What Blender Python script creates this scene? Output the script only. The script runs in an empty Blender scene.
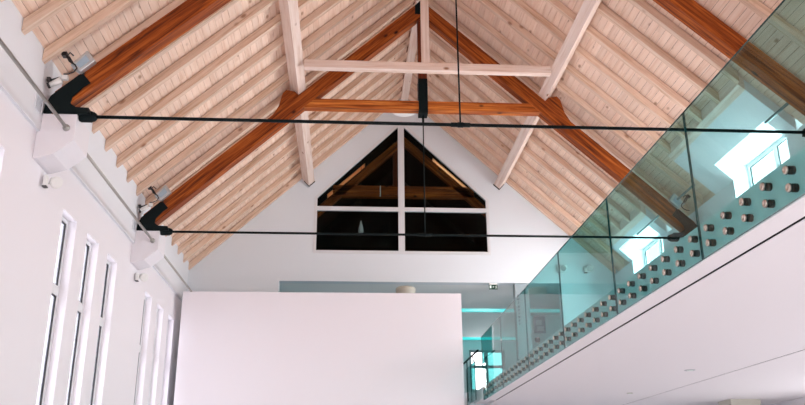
import bpy, bmesh, math, random
from mathutils import Vector, Matrix
from mathutils.geometry import tessellate_polygon
random.seed(4)
S = bpy.context.scene
C = S.collection
PI = math.pi

# ------------------------------------------------------------------ materials
def newmat(name):
    m = bpy.data.materials.new(name); m.use_nodes = True
    nt = m.node_tree
    return m, nt, nt.nodes, nt.links, nt.nodes['Principled BSDF']

def plain(name, col, rough=0.5, metal=0.0, bump=0.0, bscale=60, spec=0.5, vary=0.0):
    m, nt, N, L, P = newmat(name)
    P.inputs['Base Color'].default_value = (*col, 1)
    P.inputs['Roughness'].default_value = rough
    P.inputs['Metallic'].default_value = metal
    P.inputs['Specular IOR Level'].default_value = spec
    tc = N.new('ShaderNodeTexCoord')
    nz = N.new('ShaderNodeTexNoise'); nz.inputs['Scale'].default_value = bscale
    nz.inputs['Detail'].default_value = 4
    L.new(tc.outputs['Object'], nz.inputs['Vector'])
    if bump:
        b = N.new('ShaderNodeBump'); b.inputs['Strength'].default_value = bump
        b.inputs['Distance'].default_value = 0.004
        L.new(nz.outputs['Fac'], b.inputs['Height']); L.new(b.outputs['Normal'], P.inputs['Normal'])
    if vary:
        r = N.new('ShaderNodeValToRGB')
        r.color_ramp.elements[0].color = (*[c * (1 - vary) for c in col], 1)
        r.color_ramp.elements[1].color = (*[min(1, c * (1 + vary)) for c in col], 1)
        r.color_ramp.elements[0].position = 0.3; r.color_ramp.elements[1].position = 0.7
        n2 = N.new('ShaderNodeTexNoise'); n2.inputs['Scale'].default_value = bscale * 0.05
        L.new(tc.outputs['Object'], n2.inputs['Vector'])
        L.new(n2.outputs['Fac'], r.inputs['Fac']); L.new(r.outputs['Color'], P.inputs['Base Color'])
    return m

def wood(name, light, mid, dark, knot, along=0, rough=0.55, board=0.0, grain=1.0, knots=True, spec=0.3):
    """procedural timber: grain runs along local axis `along` (0=x, 1=y, 2=z)"""
    m, nt, N, L, P = newmat(name)
    P.inputs['Roughness'].default_value = rough
    P.inputs['Specular IOR Level'].default_value = spec
    tc = N.new('ShaderNodeTexCoord')
    oi = N.new('ShaderNodeObjectInfo')
    add = N.new('ShaderNodeVectorMath'); add.operation = 'ADD'
    sc_ = N.new('ShaderNodeVectorMath'); sc_.operation = 'SCALE'
    comb = N.new('ShaderNodeCombineXYZ')
    for k in range(3): L.new(oi.outputs['Random'], comb.inputs[k])
    L.new(comb.outputs[0], sc_.inputs[0]); sc_.inputs['Scale'].default_value = 37.0
    L.new(tc.outputs['Object'], add.inputs[0]); L.new(sc_.outputs[0], add.inputs[1])
    vec = add.outputs[0]
    bval = None
    if board:   # every board gets its own offset and tone
        sep = N.new('ShaderNodeSeparateXYZ'); L.new(tc.outputs['Object'], sep.inputs[0])
        dv = N.new('ShaderNodeMath'); dv.operation = 'DIVIDE'; dv.inputs[1].default_value = board
        L.new(sep.outputs[0], dv.inputs[0])
        fl = N.new('ShaderNodeMath'); fl.operation = 'FLOOR'; L.new(dv.outputs[0], fl.inputs[0])
        # boards are laid in lengths of about 2.6 m, staggered
        st = N.new('ShaderNodeMath'); st.operation = 'MULTIPLY'; st.inputs[1].default_value = 1.37
        L.new(fl.outputs[0], st.inputs[0])
        ya = N.new('ShaderNodeMath'); ya.operation = 'ADD'
        L.new(sep.outputs[1], ya.inputs[0]); L.new(st.outputs[0], ya.inputs[1])
        yd = N.new('ShaderNodeMath'); yd.operation = 'DIVIDE'; yd.inputs[1].default_value = 2.6
        L.new(ya.outputs[0], yd.inputs[0])
        yf = N.new('ShaderNodeMath'); yf.operation = 'FLOOR'; L.new(yd.outputs[0], yf.inputs[0])
        cb = N.new('ShaderNodeCombineXYZ'); L.new(fl.outputs[0], cb.inputs[0]); L.new(yf.outputs[0], cb.inputs[1])
        wn = N.new('ShaderNodeTexWhiteNoise'); wn.noise_dimensions = '3D'; L.new(cb.outputs[0], wn.inputs['Vector'])
        bval = wn.outputs['Value']
        s2 = N.new('ShaderNodeVectorMath'); s2.operation = 'SCALE'; s2.inputs['Scale'].default_value = 20
        L.new(wn.outputs['Color'], s2.inputs[0])
        a2 = N.new('ShaderNodeVectorMath'); a2.operation = 'ADD'
        L.new(vec, a2.inputs[0]); L.new(s2.outputs[0], a2.inputs[1]); vec = a2.outputs[0]
    mp = N.new('ShaderNodeMapping')
    s = [14 * grain, 14 * grain, 14 * grain]; s[along] = 0.7 * grain
    mp.inputs['Scale'].default_value = s
    L.new(vec, mp.inputs['Vector'])
    nz = N.new('ShaderNodeTexNoise'); nz.inputs['Scale'].default_value = 1.6
    nz.inputs['Detail'].default_value = 6; nz.inputs['Roughness'].default_value = 0.62
    nz.inputs['Distortion'].default_value = 0.6
    L.new(mp.outputs[0], nz.inputs['Vector'])
    r = N.new('ShaderNodeValToRGB'); e = r.color_ramp.elements
    e[0].position = 0.30; e[0].color = (*dark, 1)
    e[1].position = 0.68; e[1].color = (*light, 1)
    x = r.color_ramp.elements.new(0.48); x.color = (*mid, 1)
    L.new(nz.outputs['Fac'], r.inputs['Fac'])
    col = r.outputs['Color']
    if knots:
        mk = N.new('ShaderNodeMapping'); ks = [3.4, 3.4, 3.4]; ks[along] = 1.9
        mk.inputs['Scale'].default_value = ks; L.new(vec, mk.inputs['Vector'])
        vo = N.new('ShaderNodeTexVoronoi'); vo.inputs['Scale'].default_value = 1.0
        L.new(mk.outputs[0], vo.inputs['Vector'])
        kr = N.new('ShaderNodeValToRGB'); kr.color_ramp.elements[0].position = 0.05
        kr.color_ramp.elements[0].color = (1, 1, 1, 1)
        kr.color_ramp.elements[1].position = 0.13; kr.color_ramp.elements[1].color = (0, 0, 0, 1)
        L.new(vo.outputs['Distance'], kr.inputs['Fac'])
        mx = N.new('ShaderNodeMix'); mx.data_type = 'RGBA'
        L.new(kr.outputs['Color'], mx.inputs[0]); L.new(col, mx.inputs[6])
        mx.inputs[7].default_value = (*knot, 1); col = mx.outputs[2]
    if bval is not None:
        hs = N.new('ShaderNodeHueSaturation')
        mr = N.new('ShaderNodeMapRange'); mr.inputs['To Min'].default_value = 0.94; mr.inputs['To Max'].default_value = 1.05
        L.new(bval, mr.inputs['Value']); L.new(mr.outputs[0], hs.inputs['Value'])
        L.new(col, hs.inputs['Color']); col = hs.outputs['Color']
    else:
        hs = N.new('ShaderNodeHueSaturation')
        mr = N.new('ShaderNodeMapRange'); mr.inputs['To Min'].default_value = 0.9; mr.inputs['To Max'].default_value = 1.06
        L.new(oi.outputs['Random'], mr.inputs['Value']); L.new(mr.outputs[0], hs.inputs['Value'])
        L.new(col, hs.inputs['Color']); col = hs.outputs['Color']
    L.new(col, P.inputs['Base Color'])
    b = N.new('ShaderNodeBump'); b.inputs['Strength'].default_value = 0.25; b.inputs['Distance'].default_value = 0.004
    L.new(nz.outputs['Fac'], b.inputs['Height']); L.new(b.outputs['Normal'], P.inputs['Normal'])
    return m

def sheet_glass(name, tint, ior=1.5, absorb=None, density=0.0):
    """architectural glass: Fresnel mirror over a clear tinted body"""
    m = bpy.data.materials.new(name); m.use_nodes = True
    nt = m.node_tree; N = nt.nodes; L = nt.links; N.clear()
    out = N.new('ShaderNodeOutputMaterial')
    tr = N.new('ShaderNodeBsdfTransparent'); tr.inputs['Color'].default_value = (*tint, 1)
    gl = N.new('ShaderNodeBsdfGlossy'); gl.inputs['Roughness'].default_value = 0.0
    gl.inputs['Color'].default_value = (0.95, 1, 0.99, 1)
    fr = N.new('ShaderNodeFresnel'); fr.inputs['IOR'].default_value = ior
    mx = N.new('ShaderNodeMixShader')
    ge = N.new('ShaderNodeNewGeometry'); inv = N.new('ShaderNodeMath'); inv.operation = 'SUBTRACT'
    inv.inputs[0].default_value = 1.0; L.new(ge.outputs['Backfacing'], inv.inputs[1])      # the sheet mirrors on its outer faces only
    mu = N.new('ShaderNodeMath'); mu.operation = 'MULTIPLY'; L.new(inv.outputs[0], mu.inputs[0]); L.new(fr.outputs[0], mu.inputs[1])
    L.new(mu.outputs[0], mx.inputs[0]); L.new(tr.outputs[0], mx.inputs[1]); L.new(gl.outputs[0], mx.inputs[2])
    L.new(mx.outputs[0], out.inputs['Surface'])
    if absorb:
        va = N.new('ShaderNodeVolumeAbsorption'); va.inputs['Color'].default_value = (*absorb, 1)
        va.inputs['Density'].default_value = density
        L.new(va.outputs[0], out.inputs['Volume'])
    return m

def emit(name, col, s):
    m, nt, N, L, P = newmat(name)
    P.inputs['Base Color'].default_value = (*col, 1)
    P.inputs['Emission Color'].default_value = (*col, 1); P.inputs['Emission Strength'].default_value = s
    return m

M = dict(
    wall=plain('plaster_pinkish_white', (0.80, 0.775, 0.81), 0.75, bump=0.15, bscale=90, spec=0.2),
    upper=plain('plaster_cool_white', (0.78, 0.80, 0.84), 0.8, bump=0.15, bscale=90, spec=0.2),
    gable=plain('plaster_grey_white', (0.75, 0.79, 0.83), 0.8, bump=0.2, bscale=90, spec=0.2),
    panel=plain('painted_panel', (0.86, 0.82, 0.86), 0.6, spec=0.25),
    slabw=plain('ceiling_board_white', (0.85, 0.825, 0.845), 0.7, spec=0.25),
    backc=plain('plaster_back_room', (0.84, 0.84, 0.85), 0.8),
    frame=plain('window_frame_white', (0.72, 0.73, 0.75), 0.35),
    gasket=plain('black_gasket', (0.01, 0.012, 0.015), 0.6),
    floor=plain('screed_floor', (0.80, 0.785, 0.79), 0.4, bump=0.1, bscale=30, vary=0.06),
    boards=wood('whitewashed_boards', (0.89, 0.70, 0.585), (0.85, 0.635, 0.51), (0.74, 0.50, 0.37), (0.45, 0.27, 0.18), along=1, board=0.12),
    rafter=wood('whitewashed_rafter', (0.82, 0.64, 0.525), (0.73, 0.53, 0.405), (0.54, 0.34, 0.22), (0.40, 0.22, 0.14), along=0),
    purlin=wood('pale_planed_pine', (0.86, 0.72, 0.65), (0.80, 0.64, 0.56), (0.68, 0.48, 0.38), (0.36, 0.18, 0.10), along=1, grain=0.8),
    palex=wood('pale_planed_pine_cross', (0.86, 0.72, 0.65), (0.80, 0.62, 0.53), (0.68, 0.46, 0.35), (0.36, 0.18, 0.10), along=0, grain=0.8),
    palez=wood('pale_planed_pine_post', (0.86, 0.72, 0.65), (0.80, 0.64, 0.56), (0.68, 0.48, 0.38), (0.36, 0.18, 0.10), along=2, grain=0.8),
    brown=wood('varnished_red_brown_timber', (0.50, 0.135, 0.022), (0.25, 0.05, 0.007), (0.045, 0.009, 0.003), (0.02, 0.005, 0.003), along=0, rough=0.5, spec=0.2),
    collar=wood('varnished_orange_timber', (0.72, 0.25, 0.05), (0.38, 0.085, 0.013), (0.07, 0.013, 0.004), (0.02, 0.005, 0.003), along=0, rough=0.5, spec=0.2),
    brownz=wood('varnished_post_timber', (0.18, 0.03, 0.008), (0.11, 0.02, 0.006), (0.05, 0.01, 0.004), (0.03, 0.008, 0.004), along=2, rough=0.35),
    attic=wood('attic_shade_boards', (0.03, 0.018, 0.012), (0.018, 0.012, 0.008), (0.008, 0.006, 0.005), (0.01, 0.005, 0.003), along=1, rough=0.8),  # board colours darkened to hold the shade of the unlit attic
    pine=wood('skylight_pine_lining', (0.95, 0.56, 0.30), (0.90, 0.44, 0.18), (0.7, 0.28, 0.09), (0.4, 0.2, 0.1), along=0, rough=0.5),
    atwall=plain('attic_shade_wall', (0.003, 0.010, 0.010), 0.9),  # near black: the gloom of the unlit attic is put into the colour
    deck=plain('roof_underlay', (0.22, 0.12, 0.08), 0.9),
    steel=plain('blackened_steel', (0.004, 0.009, 0.010), 0.6, 0.0, spec=0.12),
    rail=plain('brushed_grey_metal', (0.42, 0.41, 0.38), 0.38, 0.85, bump=0.05),
    railr=plain('green_grey_metal', (0.16, 0.22, 0.23), 0.4, 0.7),
    bolt=plain('stainless_bolt', (0.55, 0.47, 0.41), 0.35, 0.9, bump=0.05),
    spacer=plain('black_rubber_spacer', (0.012, 0.016, 0.018), 0.5),
    edge=plain('polished_glass_edge', (0.012, 0.06, 0.065), 0.15),
    lampw=plain('white_lamp_plastic', (0.78, 0.77, 0.75), 0.4),
    lampd=plain('dark_lamp_part', (0.02, 0.02, 0.022), 0.4),
    pillar=plain('grey_pillar_paint', (0.30, 0.36, 0.38), 0.6),
    beige=plain('beige_plaster', (0.50, 0.49, 0.42), 0.7, bump=0.2, bscale=40),
    silver=plain('pale_aluminium', (0.55, 0.58, 0.6), 0.35, 0.6),
    lens=plain('blue_grey_lens', (0.38, 0.50, 0.60), 0.1),
    gapd=plain('shadow_gap_profile', (0.006, 0.01, 0.011), 0.9, spec=0.1),
    cyan=emit('cyan_light_strip', (0.03, 0.60, 0.60), 0.42),
    sign=plain('exit_sign_green', (0.006, 0.05, 0.03), 0.4),
    signw=plain('exit_sign_white', (0.75, 0.85, 0.8), 0.4),
    pict=plain('blue_notice', (0.05, 0.22, 0.28), 0.4),
    pictl=plain('pale_notice_sheet', (0.30, 0.50, 0.55), 0.5),
    glass=sheet_glass('balustrade_glass', (0.94, 0.975, 0.965), 1.25, (0.26, 0.70, 0.70), 33.0),
    pane=sheet_glass('window_glass', (0.97, 0.985, 0.985), 1.45),
    tintpane=sheet_glass('side_window_glass', (0.66, 0.665, 0.69), 1.3),
    darkpane=sheet_glass('dark_window_glass', (0.72, 0.80, 0.80), 1.2),
)

# ------------------------------------------------------------------ mesh helpers
def bm_box(bm, x0, x1, y0, y1, z0, z1, mi=0):
    v = [bm.verts.new((x, y, z)) for x in (x0, x1) for y in (y0, y1) for z in (z0, z1)]
    for f in ((0, 1, 3, 2), (4, 6, 7, 5), (0, 4, 5, 1), (2, 3, 7, 6), (0, 2, 6, 4), (1, 5, 7, 3)):
        fa = bm.faces.new([v[i] for i in f]); fa.material_index = mi

def bm_cyl(bm, a, b, r, seg=16, r2=None, mi=0, cap=True):
    a = Vector(a); b = Vector(b); d = (b - a).normalized()
    t = Vector((0, 0, 1)) if abs(d.z) < 0.9 else Vector((1, 0, 0))
    u = d.cross(t).normalized(); w = d.cross(u)
    r2 = r if r2 is None else r2
    A = []; B = []
    for i in range(seg):
        c, s = math.cos(2 * PI * i / seg), math.sin(2 * PI * i / seg)
        A.append(bm.verts.new(a + (u * c + w * s) * r)); B.append(bm.verts.new(b + (u * c + w * s) * r2))
    for i in range(seg):
        j = (i + 1) % seg
        f = bm.faces.new((A[i], A[j], B[j], B[i])); f.material_index = mi; f.smooth = True
    if cap:
        bm.faces.new(A[::-1]).material_index = mi; bm.faces.new(B).material_index = mi

def bm_lathe(bm, origin, axis, prof, seg=24):
    """prof: list of (distance along axis, radius)"""
    o = Vector(origin); d = Vector(axis).normalized()
    t = Vector((0, 0, 1)) if abs(d.z) < 0.9 else Vector((1, 0, 0))
    u = d.cross(t).normalized(); w = d.cross(u)
    rings = []
    for h, r in prof:
        rings.append([bm.verts.new(o + d * h + (u * math.cos(2 * PI * i / seg) + w * math.sin(2 * PI * i / seg)) * max(r, 1e-4)) for i in range(seg)])
    for a, b in zip(rings, rings[1:]):
        for i in range(seg):
            j = (i + 1) % seg
            f = bm.faces.new((a[i], a[j], b[j], b[i])); f.smooth = True
    bm.faces.new(rings[0][::-1]); bm.faces.new(rings[-1])

def bm_tube(bm, pts, r, seg=8):
    pts = [Vector(p) for p in pts]
    rings = []
    for i, p in enumerate(pts):
        d = (pts[min(i + 1, len(pts) - 1)] - pts[max(i - 1, 0)]).normalized()
        t = Vector((0, 1, 0)) if abs(d.y) < 0.9 else Vector((1, 0, 0))
        u = d.cross(t).normalized(); w = d.cross(u)
        rings.append([bm.verts.new(p + (u * math.cos(2 * PI * k / seg) + w * math.sin(2 * PI * k / seg)) * r) for k in range(seg)])
    for a, b in zip(rings, rings[1:]):
        for k in range(seg):
            j = (k + 1) % seg
            f = bm.faces.new((a[k], a[j], b[j], b[k])); f.smooth = True
    bm.faces.new(rings[0][::-1]); bm.faces.new(rings[-1])

def bm_plate(bm, outer, holes, mapf, t0, t1, mi=0):
    """extrude a 2-D outline with holes between t0 and t1; mapf(a, b, t) -> xyz"""
    loops = [outer] + list(holes)
    flat = [p for l in loops for p in l]
    tris = tessellate_polygon([[Vector((a, b, 0)) for a, b in l] for l in loops])
    F = [bm.verts.new(mapf(a, b, t0)) for a, b in flat]; B = [bm.verts.new(mapf(a, b, t1)) for a, b in flat]
    for t in tris:
        for V in (F, B):
            try: bm.faces.new([V[i] for i in t]).material_index = mi
            except ValueError: pass
    k = 0
    for l in loops:
        n = len(l)
        for i in range(n):
            j = (i + 1) % n
            bm.faces.new((F[k + i], F[k + j], B[k + j], B[k + i])).material_index = mi
        k += n

XZ = lambda a, b, t: (a, t, b)
YZ = lambda a, b, t: (t, a, b)
XY = lambda a, b, t: (a, b, t)

def obj(name, bm, mat, parent=None, loc=None, rot=None, bevel=0.0, kind=None, label=None):
    bmesh.ops.recalc_face_normals(bm, faces=bm.faces)
    me = bpy.data.meshes.new(name); bm.to_mesh(me); bm.free()
    for m in (mat if isinstance(mat, (list, tuple)) else [mat]): me.materials.append(m)
    o = bpy.data.objects.new(name, me); C.objects.link(o)
    if loc is not None: o.location = loc
    if rot is not None: o.rotation_euler = rot
    if parent is not None:
        o.parent = parent
        if parent.type == 'EMPTY':
            o.matrix_parent_inverse = Matrix.Translation(-parent.location)
    if bevel:
        b = o.modifiers.new('bevel', 'BEVEL'); b.width = bevel; b.segments = 2; b.limit_method = 'ANGLE'
    if kind: o['kind'] = kind
    if label: o['label'] = label
    return o

def box(name, mat, x0, x1, y0, y1, z0, z1, **k):
    bm = bmesh.new(); bm_box(bm, x0, x1, y0, y1, z0, z1); return obj(name, bm, mat, **k)

def thing(name, label, cat, loc, group=None, kind=None):
    o = bpy.data.objects.new(name, None); C.objects.link(o); o.location = loc
    o.empty_display_size = 0.1
    if label: o['label'] = label
    if cat: o['category'] = cat
    if group: o['group'] = group
    if kind: o['kind'] = kind
    return o

def tag(o, label, cat, group=None):
    o['label'] = label; o['category'] = cat
    if group: o['group'] = group
    return o

def struct(name, bm, mat, **k):
    return obj(name, bm, mat, kind='structure', **k)

def dup(root, off, label=None, name=None):
    """copy a thing with its parts and sub-parts, moved by off"""
    def rec(o, par):
        c = o.copy(); C.objects.link(c)
        if par is not None:
            mi = o.matrix_parent_inverse.copy(); c.parent = par; c.matrix_parent_inverse = mi
        for ch in [x for x in root_children[o.name]]:
            rec(ch, c)
        return c
    root_children = {}
    def collect(o):
        root_children[o.name] = list(o.children)
        for ch in o.children: collect(ch)
    collect(root)
    r = rec(root, None)
    r.location = Vector(root.location) + Vector(off)
    if label: r['label'] = label
    return r

# ------------------------------------------------------------------ measurements (camera stands at the origin, eye 1.6 m above the floor)
FL = -1.6
XC, ZR, T = 1.38, 9.41, 0.918            # ridge line: x, underside height, slope
A = math.atan(T); CA, SA = math.cos(A), math.sin(A)
HW = 5.01                                # half width at the wall heads
XL, XR = XC - HW, XC + HW                # -3.63, 6.39
WL = -3.67                               # lower face of left wall
YG = 18.42                               # gable wall
Y1, Y2 = 8.98, 13.58                     # front faces of the two trusses
ZS, ZSB = 2.04, 1.74                     # gallery floor, gallery soffit
RD = 0.175                               # rafter depth measured vertically
def zroof(x): return ZR - T * abs(x - XC)
ORD = ['first', 'second', 'third', 'fourth', 'fifth', 'sixth', 'seventh', 'eighth', 'ninth', 'tenth', 'eleventh', 'twelfth',
       'thirteenth', 'fourteenth', 'fifteenth', 'sixteenth', 'seventeenth', 'eighteenth', 'nineteenth', 'twentieth']

# ------------------------------------------------------------------ roof: boards
def slope_frame(side):
    """object location / rotation whose local x runs down the slope from the ridge, local y is world y"""
    return (XC, 0, ZR), (0, A if side > 0 else PI - A, 0)

def to_local(side, x, z):
    dx, dz = x - XC, z - ZR
    a = A if side > 0 else PI - A
    return dx * math.cos(a) - dz * math.sin(a), dx * math.sin(a) + dz * math.cos(a)   # inverse rotation about y

def slope_prism(name, mat, side, poly, y0, y1, **k):
    bm = bmesh.new()
    pl = [to_local(side, x, z) for x, z in poly]
    bm_plate(bm, pl, [], XZ, y0, y1)
    loc, rot = slope_frame(side)
    return obj(name, bm, mat, loc=loc, rot=rot, **k)

PITCH = 0.12
YN = -3.0
Z_B = RD                                  # vertical offset of the board underside
zoff = Z_B * CA
DORM = [(10.15, 12.85), (15.08, 17.35)]   # bays where the right slope is plastered round a dormer window
XHS = [5.72, 6.00]; XH = 5.72                                 # header line of the plastered part
for side, nm in ((-1, 'left'), (1, 'right')):
    bm = bmesh.new()
    L_ = HW / CA
    n = int(L_ / PITCH) + 1
    sgn = 1 if side > 0 else -1
    for i in range(n):
        a0 = i * PITCH + 0.0025; a1 = min((i + 1) * PITCH - 0.0025, L_ + 0.10)
        xw = XC + side * a0 * CA
        spans = [(YN, YG)]
        if side > 0 and xw > XHS[0] + 0.05:
            spans = [(YN, DORM[0][0]), (DORM[0][1], YG)]
        if side > 0 and xw > XHS[1] + 0.05:
            spans = [(YN, DORM[0][0]), (DORM[0][1], DORM[1][0]), (DORM[1][1], YG)]
        for s0, s1 in spans:
            zz0, zz1 = sorted((sgn * zoff, sgn * (zoff + 0.02)))
            bm_box(bm, a0, a1, s0, s1, zz0, zz1)
    loc, rot = slope_frame(side)
    struct('ceiling_boards_' + nm, bm, M['boards'], loc=loc, rot=rot)
    bm = bmesh.new()
    zz0, zz1 = sorted((sgn * (zoff + 0.024), sgn * (zoff + 0.12)))
    e = L_ + 0.14
    if side < 0:
        bm_box(bm, -0.1, e, YN, YG + 0.3, zz0, zz1)
    else:
        xh = (XH + 0.06 - XC) / CA
        bm_box(bm, -0.1, xh, YN, YG + 0.3, zz0, zz1)
        xh2 = (XHS[1] + 0.06 - XC) / CA
        for s0, s1 in ((YN, DORM[0][0]), (DORM[0][1], DORM[1][0]), (DORM[1][1], YG + 0.3)):
            bm_box(bm, xh, e, s0, s1, zz0, zz1)
        bm_box(bm, xh, xh2, DORM[1][0], DORM[1][1], zz0, zz1)
    struct('roof_deck_' + nm, bm, M['deck'], loc=loc, rot=rot)

# ------------------------------------------------------------------ common rafters
RW = 0.09
yset = [18.32 - 0.65 * k for k in range(7)] + [13.98 - 0.0] + [13.33 - 0.65 * k for k in range(6)] + [9.43, 8.72, 8.07, 7.42, 6.77]
yset = sorted(yset, reverse=True)
def rafter_poly(side, xend):
    x0 = XC + side * 0.002
    xe = xend
    return [(x0, ZR), (xe, zroof(xe)), (xe, zroof(xe) + RD - 0.018), (x0, ZR + RD - 0.018)]
protoL = protoR = protoS = None
for side in (-1, 1):
    nm = 'left' if side < 0 else 'right'
    full = None; short = {}
    for i, y in enumerate(yset):
        bay = [d for d in DORM if d[0] - 0.09 < y < d[1]]
        is_short = side > 0 and bool(bay)
        kb = DORM.index(bay[0]) if is_short else 0
        proto = short.get(kb) if is_short else full
        if proto is None:
            xe = (XHS[kb] - 0.10) if is_short else XC + side * (HW - 0.004)
            o = slope_prism('common_rafter', M['rafter'], side, rafter_poly(side, xe), 0, RW)
            if is_short: short[kb] = o
            else: full = o
        else:
            o = proto.copy(); C.objects.link(o)
        o.location.y = y
        where = 'from the gable wall' 
        if is_short: lab = 'short pale rafter above a white dormer bay, right slope, %s from gable' % ORD[i]
        else: lab = 'pale whitewashed rafter on the %s roof slope, %s from the gable wall' % (nm, ORD[i])
        tag(o, lab, 'rafter', 'rafters on the %s roof slope' % nm)

# trimmers round the dormer bays (right slope)
bm = bmesh.new()
for (d0, d1), xh_ in zip(DORM, XHS):
    x0, x1 = xh_ - 0.095, xh_
    poly = [(x0, zroof(x0)), (x1, zroof(x1)), (x1, zroof(x1) + RD), (x0, zroof(x0) + RD)]
    bm_plate(bm, poly, [], XZ, d0 - 0.0, d1 + 0.0)
struct('trim_1', bm, M['purlin'])

# plastered slopes with dormer openings
OPN = [(10.44, 12.15), (15.35, 17.15)]
XO = 6.10; ZO = zroof(XO); SILL = 3.0; XW = 6.66
bm = bmesh.new()
for (d0, d1), (o0, o1), xh_ in zip(DORM, OPN, XHS):
    for (x0, x1, y0, y1) in ((xh_ + 0.001, XO, d0, d1), (XO, XR, d0, o0), (XO, XR, o1, d1)):
        poly = [(x0, zroof(x0)), (x1, zroof(x1)), (x1, zroof(x1) + 0.25), (x0, zroof(x0) + 0.25)]
        bm_plate(bm, poly, [], XZ, y0, y1)
    # dormer box: head and cheeks reaching out to the window plane
    bm_box(bm, XO + 0.001, XW + 0.12, o0 - 0.12, o1 + 0.12, ZO + 0.0, ZO + 0.12)
    for y0, y1 in ((o0 - 0.12, o0), (o1, o1 + 0.12)):
        bm_box(bm, XR + 0.262, XW + 0.12, y0, y1, SILL, ZO - 0.001)
        bm_plate(bm, [(XR + 0.001, zroof(XR)), (XR + 0.261, zroof(XR)), (XR + 0.261, ZO - 0.001), (XR + 0.001, ZO - 0.001)], [], XZ, y0, y1)
    bm_box(bm, XR + 0.262, XW + 0.12, o0 - 0.12, o1 + 0.12, SILL - 0.12, SILL - 0.001)
struct('ceiling_dormer', bm, M['wall'])

# ------------------------------------------------------------------ purlins, ridge beam, pale collar and post
def tall(side, u, w):       # point from lower inner corner of the purlin: u up-slope, w towards the roof
    cx, cz = (-0.94, 6.93) if side < 0 else (3.70, 6.93)
    s = -side
    return (cx + s * CA * u - s * SA * w, cz + SA * u + CA * w)
for side, nm in ((-1, 'left'), (1, 'right')):
    hh = (zroof(-0.94 if side < 0 else 3.70) - 6.93) * CA - 0.003
    poly = [tall(side, 0, 0), tall(side, 0.18, 0), tall(side, 0.18, hh), tall(side, 0, hh)]
    bm = bmesh.new(); bm_plate(bm, poly, [], XZ, 4.0, YG - 0.002)
    o = obj('purlin', bm, M['purlin'], bevel=0.006)
    tag(o, 'thick pale planed beam running lengthwise under the %s roof slope to the gable wall' % nm, 'beam', 'long pale beams under the rafters')
    # dark steel shoe under the end at the gable
    bm = bmesh.new()
    sp = [tall(side, -0.006, -0.006), tall(side, 0.186, -0.006), tall(side, 0.186, 0.02), tall(side, 0.0, 0.0), tall(side, 0.0, hh * 0.35), tall(side, -0.006, hh * 0.35)]
    bm_plate(bm, [tall(side, -0.008, -0.008), tall(side, 0.188, -0.008), tall(side, 0.188, -0.001), tall(side, -0.008, -0.001)], [], XZ, YG - 0.05, YG - 0.001)
    bm_plate(bm, [tall(side, -0.008, -0.008), tall(side, -0.001, -0.008), tall(side, -0.001, hh * .7), tall(side, -0.008, hh * .7)], [], XZ, YG - 0.05, YG - 0.001)
    obj('end_shoe', bm, M['steel'], parent=o, label='thin dark metal edge at the wall end')

o = box('ridge_beam', M['purlin'], XC - 0.085, XC + 0.085, Y2 + 0.23, YG - 0.002, ZR - 0.22, ZR - 0.078, bevel=0.005)
tag(o, 'pale beam along the ridge between the middle truss and the gable', 'beam')

bm = bmesh.new(); bm_box(bm, -2.17, 2.17, -0.065, 0.065, -0.075, 0.075)
o = obj('collar_tie', bm, M['palex'], loc=(1.38, 12.57, 6.99), bevel=0.005)
tag(o, 'pale planed cross beam spanning between the two long pale beams', 'beam')
bm = bmesh.new(); bm_box(bm, -0.07, 0.07, -0.05, 0.05, 0, 2.18)
o = obj('ridge_post', bm, M['palez'], loc=(1.33, 12.57, 7.068), bevel=0.004)
tag(o, 'pale upright post standing on the pale cross beam', 'post')

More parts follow.
